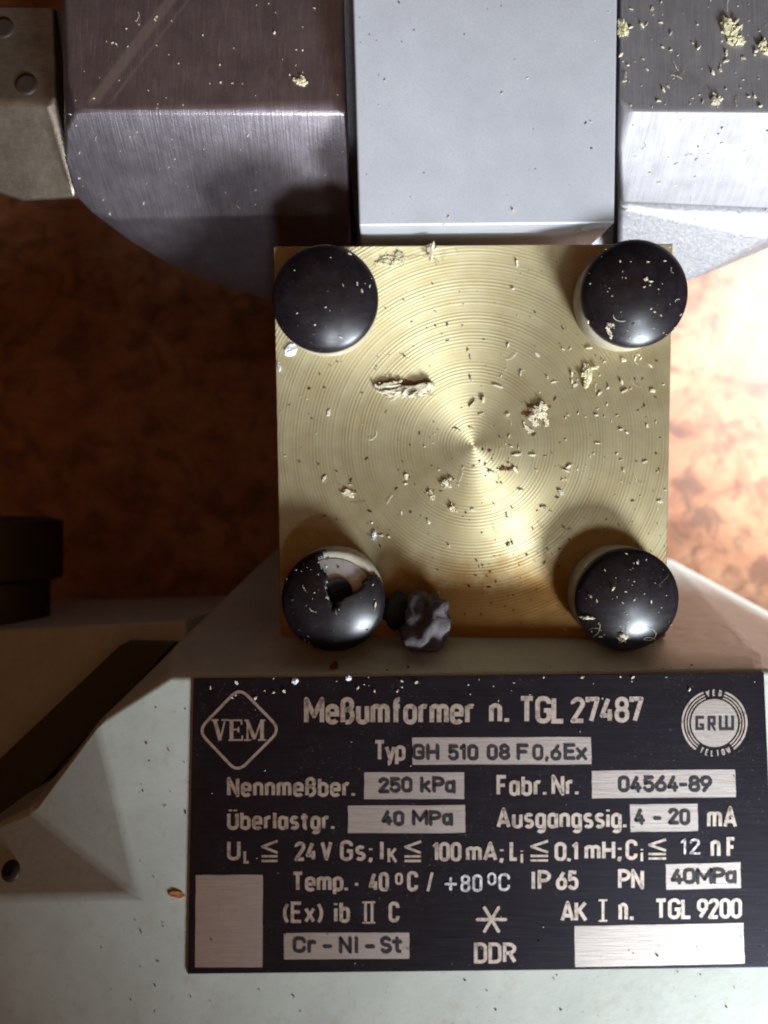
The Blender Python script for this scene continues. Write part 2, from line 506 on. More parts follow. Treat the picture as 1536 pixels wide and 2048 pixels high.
# --- big nuts left and right ----------------------------------------------
nl = []
for px, py, z in [(152, 222, .76), (662, 204, .80), (692, 226, .74), (680, 192, .78), (683, -150, .62), (122, -150, .58), (128, 60, .62), (134, 150, .70),
                  (131, 262, .50), (130, 322, .02), (148, 388, -.62), (184, 426, -.98), (232, 440, -1.08), (700, 428, -.98), (697, 300, .20),
                  (262, 484, -2.1), (345, 533, -3.2), (440, 570, -3.9), (555, 606, -4.5), (705, 606, -4.5)]:
    nl.append(P(px, py, z))
nl += [P(705, 560, -5.5), P(560, 570, -5.5), P(300, 300, -4.5), P(300, -150, -4.5), P(680, -150, -4.5)]
hull('union_nut', nl, M['nut_l'], root, bevel=.10, seg=4, angle=14)['label'] = 'scratched machined nut left of the silver block'

nr = []
for px, py, z in [(1262, 222, .80), (1700, 226, .80), (1700, -150, .6), (1243, -150, .62), (1240, 205, .78), (1236, 300, .24), (1240, 405, -.72), (1700, 425, -.80)]:
    nr.append(P(px, py, z))
nr += [P(1245, 300, -3), P(1245, -150, -3), P(1700, -150, -3), P(1700, 400, -3)]
hull('union_nut', nr, M['nut_r'], root, bevel=.09, seg=4, angle=14)['label'] = 'bright dusty nut right of the silver block'
# rough cast body under the right nut
cb = [P(1236, 412, -.86), P(1700, 428, -.90), P(1700, 405, -1.8), P(1540, 474, -1.2), P(1470, 515, -1.7), P(1392, 558, -2.3), P(1300, 590, -2.9), P(1236, 600, -3.0),
      P(1236, 400, -4.5), P(1600, 380, -4.5), P(1236, 200, -4.5), P(1600, 200, -4.5), P(1236, 200, -1.0), P(1700, 200, -1.0)]
hull('cast_body', cb, M['cast'], root, bevel=.12, seg=3, angle=14)
# dark bridge behind the block, between the nuts
hull('valve_body', [P(715, 470, -2.6), P(1225, 470, -2.6), P(1290, -150, -.6), P(640, -150, -.6), P(715, 600, -3.4), P(1225, 600, -3.4), P(715, 560, -5.5), P(1225, 560, -5.5), P(640, 0, -5.5), P(1290, 0, -5.5)], M['cast'], root)

# smaller hexagon fitting at the far left
ff = [P(-150, 8, -.35), P(106, 12, -.35), P(112, 192, -.10), P(-150, 202, -.10), P(96, 210, -.12), P(152, 396, -1.05), P(120, 300, -.55), P(46, 402, -1.10), P(4, 340, -.85), P(-150, 340, -.8),
      P(60, 400, -2.4), P(165, 396, -2.4), P(-150, 330, -2.4), P(-150, 40, -2.4), P(106, 40, -2.4)]
fit = hull('pipe_fitting', ff, M['fitting'], root, bevel=.06, seg=3, angle=14)
fit['label'] = 'small worn hexagon fitting with two dark dimples'
for px, py, r_, z in [(6, 55, .22, -.29), (52, 168, .22, -.12)]:
    from_bm('dimple', lathe_bm([(0, .0), (r_ * .7, .003), (r_, .004), (r_ * 1.03, -.05)], 28), M['rubber'], fit, smooth=True, loc=P(px, py, z + .012), rot=(R(-5), 0, 0))
# pipe thread that joins fitting and nut
hull('thread_neck', [P(60, 20, -.9), P(200, 20, -.9), P(60, 330, -1.2), P(230, 330, -1.2), P(80, 360, -3), P(240, 360, -3), P(80, 20, -3), P(240, 20, -3)], M['rubber'], root)

# --- name plate -------------------------------------------------------------
NZ = .055
c4 = [F(387, 1357), F(1528, 1345), F(1553, 1935), F(375, 1948)]
nrm = (c4[1] - c4[0]).cross(c4[3] - c4[0]).normalized()
if nrm.z < 0: nrm = -nrm
top4 = [F(387, 1357, NZ), F(1528, 1345, NZ), F(1553, 1935, NZ), F(375, 1948, NZ)]
name = mesh_obj('nameplate', [p - nrm * .02 for p in c4] + top4, [(0, 1, 2, 3), (4, 7, 6, 5), (0, 4, 5, 1), (1, 5, 6, 2), (2, 6, 7, 3), (3, 7, 4, 0)], M['lacquer'], root, bevel=.012, seg=2)
bm = bmesh.new(); bm.from_mesh(name.data); bmesh.ops.recalc_face_normals(bm, faces=bm.faces); bm.to_mesh(name.data); bm.free()


def flat(name_, polys, m, dz, parent=name, step=.0):
    vs, fs = [], []
    for k, poly in enumerate(polys):
        b = len(vs)
        for (x, y) in poly: vs.append(F(x, y, NZ + dz + step * (k % 5)))
        fs.append(list(range(b, b + len(poly))))
    bm = bmesh.new()
    bv = [bm.verts.new(v) for v in vs]
    for f in fs:
        try: bm.faces.new([bv[i] for i in f])
        except ValueError: pass
    for f in bm.faces:
        f.normal_update()
        if f.normal.z < 0: f.normal_flip()
    me = bpy.data.meshes.new(name_); bm.to_mesh(me); bm.free()
    return link(name_, me, m, parent)


fields = [((824.5, 1475.5), (1182, 1474), (1183, 1528.5), (825, 1529.5)),
          ((728.5, 1545), (928, 1544.5), (928.5, 1597.5), (728.5, 1598.5)),
          ((1183.5, 1541.5), (1470, 1539), (1472, 1594.5), (1184.5, 1597)),
          ((696, 1611.5), (930, 1610.5), (931, 1665.5), (696, 1666.5)),
          ((1260, 1609), (1395, 1607), (1396.5, 1662), (1261, 1664)),
          ((1331.5, 1728.5), (1481, 1724.5), (1482, 1776), (1332.5, 1779.5)),
          ((568, 1866), (818.5, 1865), (818.5, 1917.5), (568, 1919)),
          ((391.5, 1750), (526, 1749.5), (525, 1935), (390, 1935)),
          ((1149, 1852), (1487, 1846), (1489.5, 1927.5), (1150.5, 1934))]
for f in fields:
    n = 6; pts = []
    for a, b in zip(f, f[1:] + f[:1]):
        for i in range(n):
            t = i / n; pts.append((a[0] + (b[0] - a[0]) * t + random.uniform(-.5, .5), a[1] + (b[1] - a[1]) * t + random.uniform(-.5, .5)))
    flat('bare_field', [pts], M['alu'], .006)


# stroke lettering ------------------------------------------------------------
def arc(cx, cy, rx, ry, a0, a1, n=9):
    return [(cx + rx * math.cos(R(a0 + (a1 - a0) * i / n)), cy + ry * math.sin(R(a0 + (a1 - a0) * i / n))) for i in range(n + 1)]


def stad(x0, x1, y0, y1):
    r = (x1 - x0) / 2; ry = min(r * 1.05, (y1 - y0) / 2)
    p = arc((x0 + x1) / 2, y1 - ry, r, ry, 0, 180) + arc((x0 + x1) / 2, y0 + ry, r, ry, 180, 360)
    return p + [p[0]]


XH = .70


def glyph(c):
    """strokes of one letter (x 0..w, y 0..1 at capital height) and its width"""
    w = .40; r = w / 2
    if c in 'O0': return [stad(0, w, 0, 1)], w
    if c == 'C': return [[(w, .74), ] + arc(r, 1 - r, r, r, 0, 180) + arc(r, r, r, r, 180, 360) + [(w, .27)]], w
    if c == 'G': return [[(w, .76)] + arc(r, 1 - r, r, r, 0, 180) + arc(r, r, r, r, 180, 360) + [(w, .47), (w * .55, .47)]], w
    if c == 'D': return [[(0, 0), (0, 1), (w - .2, 1)] + arc(w - .2, .8, .2, .2, 90, 0) + arc(w - .2, .2, .2, .2, 0, -90) + [(0, 0)]], w
    if c == 'M': return [[(0, 0), (0, 1), (.29, .28), (.58, 1), (.58, 0)]], .58
    if c == 'N': return [[(0, 0), (0, 1), (.42, 0), (.42, 1)]], .42
    if c == 'T': return [[(0, 1), (.42, 1)], [(.21, 1), (.21, 0)]], .42
    if c == 'L': return [[(0, 1), (0, 0), (.33, 0)]], .33
    if c == 'U': return [[(0, 1), (0, r)] + arc(r, r, r, r, 180, 360) + [(w, 1)]], w
    if c == 'Ü': return [[(0, .94), (0, r)] + arc(r, r, r, r, 180, 360) + [(w, .94)], [(.08, 1.10), (.08, 1.20)], [(.32, 1.10), (.32, 1.20)]], w
    if c == 'V': return [[(0, 1), (.23, 0), (.46, 1)]], .46
    if c == 'A': return [[(0, 0), (.24, 1), (.48, 0)], [(.09, .27), (.39, .27)]], .48
    if c in 'Il': return [[(0, 0), (0, 1)]], .0
    if c == 'K': return [[(0, 0), (0, 1)], [(.40, 1), (.02, .42)], [(.13, .58), (.43, 0)]], .43
    if c == 'H': return [[(0, 0), (0, 1)], [(.42, 0), (.42, 1)], [(0, .5), (.42, .5)]], .42
    if c == 'P': return [[(0, 0), (0, 1), (w - .24, 1)] + arc(w - .24, .74, .26, .26, 90, -90) + [(0, .48)]], w
    if c == 'R': return [[(0, 0), (0, 1), (w - .24, 1)] + arc(w - .24, .75, .25, .25, 90, -90) + [(0, .50)], [(.2, .5), (w + .02, 0)]], w
    if c == 'F': return [[(0, 0), (0, 1), (.36, 1)], [(0, .52), (.31, .52)]], .36
    if c == 'E': return [[(.37, 0), (0, 0), (0, 1), (.37, 1)], [(0, .52), (.32, .52)]], .37
    if c == 'B': return [[(0, 0), (0, 1), (.16, 1)] + arc(.16, .76, .22, .24, 90, -90) + [(0, .52)], [(.16, .52)] + arc(.16, .26, .25, .26, 90, -90) + [(0, 0)]], .41
    if c == 'S': return [arc(.2, .76, .19, .24, 35, 180) + arc(.2, .74, .19, .24, 180, 270)[1:] + arc(.2, .25, .2, .25, 90, -145)], .40
    if c == 'W': return [[(0, 1), (.15, 0), (.3, .8), (.45, 0), (.6, 1)]], .6
    h = XH; q = .34
    if c == 'e': return [[(0, h * .5), (q, h * .5)] + arc(q / 2, h - q / 2, q / 2, q / 2, 0, 180) + arc(q / 2, q / 2, q / 2, q / 2, 180, 335)], q
    if c == 'm': return [[(0, 0), (0, h)], [(0, h * .7)] + arc(.135, h - .13, .135, .13, 175, 0) + [(.27, 0)], [(.27, h * .7)] + arc(.405, h - .13, .135, .13, 175, 0) + [(.54, 0)]], .54
    if c == 'n': return [[(0, 0), (0, h)], [(0, h * .7)] + arc(.16, h - .16, .16, .16, 175, 0) + [(.32, 0)]], .32
    if c == 'u': return [[(.32, 0), (.32, h)], [(.32, h * .3)] + arc(.16, .16, .16, .16, -5, -180) + [(0, h)]], .32
    if c == 'o': return [stad(0, q, 0, h)], q
    if c == 'r': return [[(0, 0), (0, h)], [(0, h * .72)] + arc(.15, h - .15, .15, .15, 175, 60)], .2
    if c == 'f': return [[(.10, 0), (.10, .86)] + arc(.23, .87, .13, .13, 180, 85), [(0, h), (.24, h)]], .24
    if c == 'ß': return [[(0, 0), (0, .82)] + arc(.165, .82, .165, .18, 180, 0) + arc(.165, .72, .165, .16, 0, -80) + [(.13, .54)] + arc(.16, .28, .20, .28, 80, -90) + [(.10, 0)]], .36
    if c == 'y': return [[(0, h), (.17, .03)], [(.36, h), (.15, -.17)] + arc(.06, -.17, .08, .09, 0, -90)], .36
    if c == 'p': return [[(0, h), (0, -.27)], stad(0, q, 0, h)], q
    if c == 'b': return [[(0, 1), (0, 0)], stad(0, q, 0, h)], q
    if c == 'a': return [[(.335, -.05), (.335, h + .05)], stad(0, .31, 0, h)], .33
    if c == 'A2': return [], .3
    if c == 's': return [arc(.15, h * .75, .14, h * .25, 30, 180) + arc(.15, h * .74, .14, h * .24, 180, 270)[1:] + arc(.15, h * .25, .15, h * .25, 90, -150)], .30
    if c == 't': return [[(.10, .95), (.10, .12)] + arc(.21, .12, .11, .12, 180, 275), [(-.06, h), (.26, h)]], .24
    if c == 'g': return [stad(0, .32, 0, h), [(.32, h), (.32, -.12)] + arc(.17, -.12, .15, .15, 0, -150)], .32
    if c == 'i': return [[(0, 0), (0, h)], [(0, .88), (0, .98)]], .0
    if c == 'k': return [[(0, 0), (0, 1)], [(.32, h), (.02, .28)], [(.12, .40), (.34, 0)]], .34
    if c == 'x': return [[(0, 0), (.34, h)], [(0, h), (.34, 0)]], .34
    if c == '(': return [arc(.34, .45, .34, .62, 128, 232)], .13
    if c == ')': return [arc(-.21, .45, .34, .62, 52, -52)], .13
    if c == '1': return [[(0, .80), (.15, 1), (.15, 0)]], .15
    if c == '2': return [[(.02, .80)] + arc(.2, .78, .19, .22, 170, -25) + [(0, 0), (.41, 0)]], .41
    if c == '4': return [[(.24, 1), (0, .24), (.40, .24)], [(.30, .52), (.30, 0)]], .40
    if c == '5': return [[(.36, 1), (.04, 1), (.02, .54)] + arc(.19, .36, .20, .26, 115, 0) + arc(.19, .26, .20, .26, 0, -160)], .39
    if c == '6': return [[(.31, 1), (.05, .48)] + [], stad(0, .40, 0, .60)], .40
    if c == '7': return [[(0, .86), (0, 1), (.38, 1), (.13, 0)]], .38
    if c == '8': return [stad(.02, .38, .53, 1), stad(0, .40, 0, .53)], .40
    if c == '9': return [[(.09, 0), (.36, .54)], stad(0, .40, .40, 1)], .40
    if c == '.': return [[(0, -.03), (0, .13)]], .0
    if c == ',': return [[(.04, .06), (.0, -.12)]], .04
    if c == ';': return [[(.05, .09), (.05, -.02), (0, -.16)], [(.05, .52), (.05, .63)]], .05
    if c == '-': return [[(0, .40), (.24, .40)]], .24
    if c == '/': return [[(0, -.06), (.24, 1)]], .24
    if c == '+': return [[(0, .42), (.42, .42)], [(.21, .10), (.21, .76)]], .42
    if c == '°': return [stad(0, .36, .30, .88)], .36
    return [], .22


def stroke_poly(pts, wd, round_=False, jit=0.0):
    """one pen stroke, broken at sharp corners, which get a round joint"""
    out = []; cur = [pts[0]]
    closed = len(pts) > 2 and abs(pts[0][0] - pts[-1][0]) + abs(pts[0][1] - pts[-1][1]) < 1e-6
    for i in range(1, len(pts)):
        cur.append(pts[i])
        if i < len(pts) - 1:
            a = math.atan2(pts[i][1] - pts[i - 1][1], pts[i][0] - pts[i - 1][0]); b = math.atan2(pts[i + 1][1] - pts[i][1], pts[i + 1][0] - pts[i][0])
            d = abs((b - a + math.pi) % (2 * math.pi) - math.pi)
            if d > R(96):
                out += stroke_run(cur, wd, round_, jit); out.append(arc(pts[i][0], pts[i][1], wd / 2, wd / 2, 0, 330, 11)); cur = [pts[i]]
    return out + stroke_run(cur, wd, round_, jit)


def stroke_run(pts, wd, round_=False, jit=0.0):
    """outline quads of one pen stroke in pixel space"""
    closed = len(pts) > 2 and abs(pts[0][0] - pts[-1][0]) + abs(pts[0][1] - pts[-1][1]) < 1e-6
    if closed: pts = pts[:-1]
    cl = []
    for p in pts:
        if not cl or math.hypot(p[0] - cl[-1][0], p[1] - cl[-1][1]) > .05: cl.append(p)
    pts = cl; n = len(pts)
    if n < 2: return []
    L, Rr = [], []
    for i in range(n):
        a = pts[i - 1] if (i > 0 or closed) else None
        b = pts[(i + 1) % n] if (i < n - 1 or closed) else None
        ds = []
        if a: d = (pts[i][0] - a[0], pts[i][1] - a[1]); l = math.hypot(*d) or 1; ds.append((d[0] / l, d[1] / l))
        if b: d = (b[0] - pts[i][0], b[1] - pts[i][1]); l = math.hypot(*d) or 1; ds.append((d[0] / l, d[1] / l))
        if len(ds) == 2:
            t = (ds[0][0] + ds[1][0], ds[0][1] + ds[1][1]); l = math.hypot(*t)
            if l < .2: t = ds[1]; l = 1
            t = (t[0] / l, t[1] / l)
            cosv = max(.62, t[0] * ds[0][0] + t[1] * ds[0][1])
        else: t = ds[0]; cosv = 1
        hwid = (wd / 2 + random.uniform(-jit, jit)) / cosv
        nx, ny = -t[1] * hwid, t[0] * hwid
        L.append((pts[i][0] + nx, pts[i][1] + ny)); Rr.append((pts[i][0] - nx, pts[i][1] - ny))
    out = []
    for i in range(n if closed else n - 1):
        j = (i + 1) % n
        out.append([L[i], L[j], Rr[j], Rr[i]])
    if round_ and not closed:
        for e, (p, q) in enumerate(((pts[0], pts[1]), (pts[-1], pts[-2]))):
            a = math.degrees(math.atan2(p[1] - q[1], p[0] - q[0]))
            out.append(arc(p[0], p[1], wd / 2, wd / 2, a - 90, a + 90, 5))
    return out


def text_polys(txt, x0, x1, ytop, ybase, sw, gap=.20, round_=False, jit=.12, skew=0.0, wob=0.0):
    """letters fitted between x0 and x1; capital height ytop..ybase; skew = rise in pixels from x0 to x1"""
    items = []; x = 0
    for ch in txt:
        st, w = glyph(ch); items.append((st, x, w)); x += w + gap
    tot = max(x - gap, .01)
    sx = (x1 - x0 - sw) / tot; sy = (ybase - ytop - sw)
    if tot < .02: sx = 1
    out = []
    for st, gx, w in items:
        oy = random.uniform(-wob, wob); ox = random.uniform(-wob, wob)
        for pl in st:
            pp = [(x0 + sw / 2 + (gx + u) * sx + ox, ybase - sw / 2 - v * sy + oy - skew * ((gx + u) / tot if tot > .02 else 0)) for u, v in pl]
            out.append((pp, sw, round_, jit))
    return out


def lettering(name_, specs, m, dz):
    if len(specs) > 1:
        for sp in specs: lettering(name_, [sp], m, dz)
        return
    k = 0
    bm = bmesh.new()
    for sp in specs:
        for pp, sw, rd, jit in sp:
            k += 1
            for q in stroke_poly(pp, sw, rd, jit):
                try:
                    f = bm.faces.new([bm.verts.new(F(x, y, NZ + dz + .0006 * (k % 6))) for x, y in q])
                    f.normal_update()
                    if f.normal.z < 0: f.normal_flip()
                except ValueError: pass
    me = bpy.data.meshes.new(name_); bm.to_mesh(me); bm.free()
    return link(name_, me, m, name)


def leq(x0, x1, y0, y1, sw=5.2):
    h_ = y1 - y0
    return [([(x1, y0 + 2), (x0 + 2, y0 + h_ * .30), (x1, y0 + h_ * .58)], sw, False, .1),
            ([(x0, y0 + h_ * .74), (x1, y0 + h_ * .74)], sw - .6, False, .1), ([(x0, y0 + h_ * .95), (x1, y0 + h_ * .95)], sw - .6, False, .1)]


def roman(xs, y0, y1, half=6.5, sw=5.5):
    o = []
    for x in xs: o.append(([(x, y0), (x, y1)], sw, False, .1))
    o.append(([(xs[0] - half, y0 + 1.5), (xs[-1] + half, y0 + 1.5)], 3.6, False, .1))
    o.append(([(xs[0] - half, y1 - 1.5), (xs[-1] + half, y1 - 1.5)], 3.6, False, .1))
    return o


T = text_polys
B_, N_ = 9.4, 7.1
lettering('heading_lettering', [T('Meßumformer', 608, 950, 1394, 1449, B_, .22), T('n.', 978, 1018, 1393, 1447, B_, .26),
                                T('TGL', 1037, 1131, 1392, 1447, B_, .17), T('27487', 1141, 1287, 1394, 1446, B_ - .8, .17, skew=.8)], M['letter'], .008)
lettering('type_lettering', [T('Typ', 747, 811, 1480, 1522, N_, .13)], M['letter'], .008)
lettering('range_lettering', [T('Nennmeßber.', 454, 710, 1554, 1594, N_, .24), T('Fabr.', 993, 1093, 1550, 1592, N_, .24), T('Nr.', 1103, 1157, 1549, 1591, N_, .22)], M['letter'], .008)
lettering('overload_lettering', [T('Überlastgr.', 454, 669, 1622, 1660, N_, .24), T('Ausgangssig.', 993, 1253, 1615, 1657, N_, .22), T('mA', 1414, 1474, 1612, 1656, N_, .22)], M['letter'], .008)
lettering('limits_lettering', [T('U', 454, 481, 1680, 1721, N_), T('L', 487, 500, 1700, 1727, 5), leq(523, 555, 1680, 1724), T('24', 589, 634, 1683, 1722, N_, .2), T('V', 641, 665, 1681, 1721, N_),
                               T('Gs;', 680, 745, 1680, 1722, N_, .24), T('I', 760, 768, 1680, 1722, N_), T('K', 775, 795, 1694, 1727, 5.6), leq(809, 842, 1681, 1724), T('100', 864, 923, 1684, 1723, N_, .22),
                               T('mA;', 932, 1007, 1683, 1723, N_, .22), T('L', 1019, 1037, 1681, 1722, N_), T('i', 1041, 1048, 1698, 1728, 5.2), leq(1061, 1096, 1680, 1723),
                               T('0,1', 1109, 1156, 1684, 1722, N_, .18), T('mH;', 1169, 1243, 1680, 1720, N_, .22), T('C', 1251, 1275, 1679, 1720, N_), T('i', 1281, 1288, 1695, 1725, 5.2),
                               leq(1297, 1332, 1677, 1719), T('n', 1421, 1441, 1668, 1715, N_), T('F', 1453, 1472, 1674, 1715, N_)], M['letter'], .008)
lettering('temperature_lettering', [T('Temp.', 583, 696, 1743, 1783, N_, .22), T('-', 707, 719, 1748, 1783, 5.5), T('40', 737, 778, 1744, 1783, N_, .2), T('o', 790, 806, 1737, 1770, 5), T('C', 814, 836, 1742, 1783, N_),
                                    T('/', 853, 867, 1742, 1783, 5.5), T('IP', 1063, 1101, 1740, 1781, N_, .26), T('65', 1112, 1157, 1741, 1780, N_, .22), T('PN', 1236, 1288, 1738, 1779, N_, .2)], M['letter'], .008)
lettering('protection_lettering', [T('(Ex)', 566, 646, 1803, 1846, N_ - .6, .2), T('ib', 668, 700, 1802, 1846, N_, .26), roman((731, 744), 1803, 1847), T('C', 777, 799, 1803, 1845, N_),
                                   T('AK', 1121, 1175, 1802, 1844, N_, .16), roman((1206,), 1799, 1843, 8.5), T('n.', 1237, 1267, 1793, 1842, N_, .3), T('TGL', 1309, 1384, 1797, 1839, N_, .18, skew=1), T('9200', 1394, 1484, 1797, 1838, N_, .18, skew=1)], M['letter'], .008)
lettering('asterisk_mark', [[([(983 + 28 * math.cos(R(a)), 1839 + 27 * math.sin(R(a))), (983 - 28 * math.cos(R(a)), 1839 - 27 * math.sin(R(a)))], 6.5, True, .1) for a in (0, 60, 120)]], M['letter'], .008)
lettering('origin_lettering', [T('DDR', 948, 1032, 1885, 1927, N_, .2)], M['letter'], .008)
J = dict(round_=True, jit=.35, wob=.8)
lettering('stamped_type', [T('GH', 825, 879, 1489, 1521, 6.9, .2, **J), T('510', 896, 957, 1489, 1521, 6.9, .24, **J), T('08', 974, 1020, 1489, 1521, 6.9, .24, **J), T('F', 1033, 1057, 1488, 1521, 6.9, **J),
                           T('0,6', 1066, 1123, 1489, 1521, 6.2, .24, **J), T('Ex', 1128, 1175, 1488, 1521, 6.9, .16, **J)], M['ink'], .012)
lettering('stamped_range', [T('250', 756, 826, 1555, 1586, 6.9, .2, **J), T('kPa', 841, 912, 1554, 1586, 6.9, .2, **J)], M['ink'], .012)
lettering('stamped_number', [T('04564-89', 1237, 1425, 1552, 1585, 6.9, .2, skew=1, **J)], M['ink'], .012)
lettering('stamped_overload', [T('40', 764, 809, 1622, 1652, 6.9, .2, **J), T('MPa', 824, 906, 1621, 1652, 6.9, .2, **J)], M['ink'], .012)
lettering('stamped_signal', [T('4', 1268, 1290, 1618, 1651, 7.0, **J), T('-', 1307, 1324, 1618, 1651, 7.0, **J), T('20', 1336, 1381, 1617, 1650, 7.0, .22, **J)], M['ink'], .012)
lettering('stamped_pressure', [T('40MPa', 1341, 1474, 1738, 1770, 6.9, .16, skew=3, **J)], M['ink'], .012)
lettering('stamped_material', [T('Cr', 586, 632, 1874, 1907, 7.0, .2, **J), T('-', 646, 665, 1874, 1907, 6.9, **J), T('Ni', 679, 717, 1873, 1907, 6.6, .28, **J), T('-', 730, 750, 1874, 1907, 6.9, **J), T('St', 761, 804, 1873, 1907, 7.0, .2, **J)], M['ink'], .012)
lettering('stamped_temperature', [T('+', 889, 914, 1746, 1784, 5.4, **J), T('80', 921, 965, 1749, 1784, 5.2, .26, **J), T('°', 974, 992, 1741, 1782, 4.4, **J), T('C', 997, 1020, 1746, 1782, 5.2, **J)], M['stamp_w'], .012)
lettering('stamped_capacity', [T('12', 1361, 1401, 1677, 1709, 4.6, .26, round_=True, jit=.2)], M['stamp_w'], .012)

# diamond emblem
dm = []
cor = [(479, 1375), (561, 1459), (475, 1545), (396, 1461)]
for i in range(4):
    p0, p1, p2 = cor[i - 1], cor[i], cor[(i + 1) % 4]
    f_ = .20
    a = (p1[0] + (p0[0] - p1[0]) * f_, p1[1] + (p0[1] - p1[1]) * f_); b = (p1[0] + (p2[0] - p1[0]) * f_, p1[1] + (p2[1] - p1[1]) * f_)
    for t in range(8):
        t /= 7; dm.append(((1 - t) ** 2 * a[0] + 2 * t * (1 - t) * p1[0] + t * t * b[0], (1 - t) ** 2 * a[1] + 2 * t * (1 - t) * p1[1] + t * t * b[1]))
dm.append(dm[0])
S_ = lambda *p, w=3.2: (list(p), w, False, .1)
vem = [S_((429, 1439), (440.5, 1481), w=7.5), S_((450, 1440), (440.5, 1480), w=3.4), S_((422, 1440), (437, 1440)), S_((443, 1440), (456, 1440)),
       S_((463, 1439), (463, 1481), w=7.5), S_((457, 1440.5), (484, 1440.5)), S_((457, 1480), (485, 1480)), S_((463, 1459), (477, 1459)), S_((483, 1440), (483, 1449)), S_((484.5, 1471), (484.5, 1481)), S_((477, 1454), (477, 1465)),
       S_((495, 1439), (495, 1480), w=3.6), S_((494, 1440), (509, 1478), w=7), S_((523, 1440), (509, 1478), w=3.6), S_((524, 1439), (524, 1480), w=7.5), S_((488, 1480), (503, 1480)), S_((516, 1480), (532, 1480)), S_((489, 1440.5), (496, 1440.5)), S_((522, 1440.5), (531, 1440.5))]
lettering('diamond_emblem', [[(dm, 5.6, False, .1)] + vem], M['letter'], .008)

# round emblem
gx, gy = 1429, 1446
flat('round_emblem_disc', [arc(gx, gy, 47, 48, 0, 354, 59)], M['alu'], .006)
rings = []
for rr, wd in ((64, 4.0), (57.6, 2.6), (52, 2.4)):
    for a0, a1 in ((-53, 71), (110, 234)):
        rings.append((arc(gx, gy, rr, rr * 1.01, -a0, -a1, 30), wd, False, .2))


def around(txt, a_mid, step, rad, hgt, sw, top=True):
    o = []
    n = len(txt)
    for i, ch in enumerate(txt):
        a = a_mid + (i - (n - 1) / 2) * step * (-1 if top else 1)
        st, w = glyph(ch)
        ca, sa = math.cos(R(a)), math.sin(R(a))
        up = (ca, -sa) if top else (-ca, sa)
        rt = (sa, ca) if top else (-sa, -ca)
        bx_, by_ = gx + ca * rad, gy - sa * rad
        for pl in st:
            o.append(([(bx_ + rt[0] * (u - w / 2) * hgt * .95 + up[0] * (v - .5) * hgt, by_ + rt[1] * (u - w / 2) * hgt * .95 + up[1] * (v - .5) * hgt) for u, v in pl], sw, False, .05))
    return o


lettering('round_emblem_rings', [rings + around('VEB', 91, 12.0, 60.5, 10, 2.6) + around('TELTOW', 271, 10.4, 60.5, 10.5, 2.2, False)], M['letter'], .008)
grw = [S_((1408, 1435), (1394, 1435), (1394, 1458), (1406, 1458), (1406, 1450), (1400, 1450), w=5), S_((1418.5, 1461), (1418.5, 1435), (1429, 1435), (1429, 1448), (1419, 1448), w=5), S_((1424, 1449), (1430.5, 1461), w=5),
       S_((1441, 1432), (1441, 1458), (1466, 1458), (1466, 1432), w=5), S_((1453.5, 1432), (1453.5, 1458), w=5)]
lettering('round_emblem_lettering', [grw], M['ink'], .012)

# ------------------------------------------------------------------ crumbs and dust
bpy.context.view_layer.update()
dg = bpy.context.evaluated_depsgraph_get()


def hit(px, py):
    d = (P(px, py, 0) - Vector((0, 0, H))).normalized()
    ok, loc, nr_, idx, ob, mw = S.ray_cast(dg, Vector((0, 0, H)), d)
    return (loc, nr_, ob) if ok else None


def basis(nv, ang):
    nv = nv.normalized()
    t = Vector((math.cos(ang), math.sin(ang), 0)); t = (t - nv * t.dot(nv)).normalized()
    return t, nv.cross(t), nv


def flake_into(bm, loc, nv, ln, wd, ang, th, lift=0.0, n=7, rag=.25, tilt=0.0):
    t, b, nn = basis(nv, ang)
    def at(u, v, w): return loc + t * u + b * v + nn * (w + lift + tilt * (u / max(ln, .01) + .5) * 1.0)
    ring, top = [], []
    for i in range(n):
        a = 2 * math.pi * i / n + random.uniform(-.2, .2); k = 1 + random.uniform(-rag, rag)
        u, v = math.cos(a) * ln / 2 * k, math.sin(a) * wd / 2 * k
        ring.append(bm.verts.new(at(u, v, -.003)))
        top.append(bm.verts.new(at(u * .78, v * .78, th * random.uniform(.55, 1))))
    c = bm.verts.new(at(random.uniform(-.1, .1) * ln, 0, th * random.uniform(.7, 1.25)))
    for i in range(n):
        j = (i + 1) % n
        bm.faces.new((ring[i], ring[j], top[j], top[i])); bm.faces.new((top[i], top[j], c))


def dust(name_, m, regions, label, cat):
    bm = bmesh.new()
    for (x0, y0, x1, y1, n, s0, s1, asp) in regions:
        for _ in range(n):
            px, py = random.uniform(x0, x1), random.uniform(y0, y1)
            h_ = hit(px, py)
            if not h_ or h_[2].name.startswith('floor') or h_[1].z < .35: continue
            s = s0 + (s1 - s0) * random.random() ** 2.6
            s = s / 100 * (.62 if name_ == 'grit' else .78)
            flake_into(bm, h_[0], h_[1], s * random.uniform(1, asp), s * random.uniform(.45, 1), random.uniform(0, 6.28), s * random.uniform(.2, .5), lift=random.uniform(0, .3) * s, n=5, rag=.35, tilt=random.uniform(0, .5) * s)
    o = from_bm(name_, bm, m)
    tag(o, label, cat, kind='stuff')
    return o


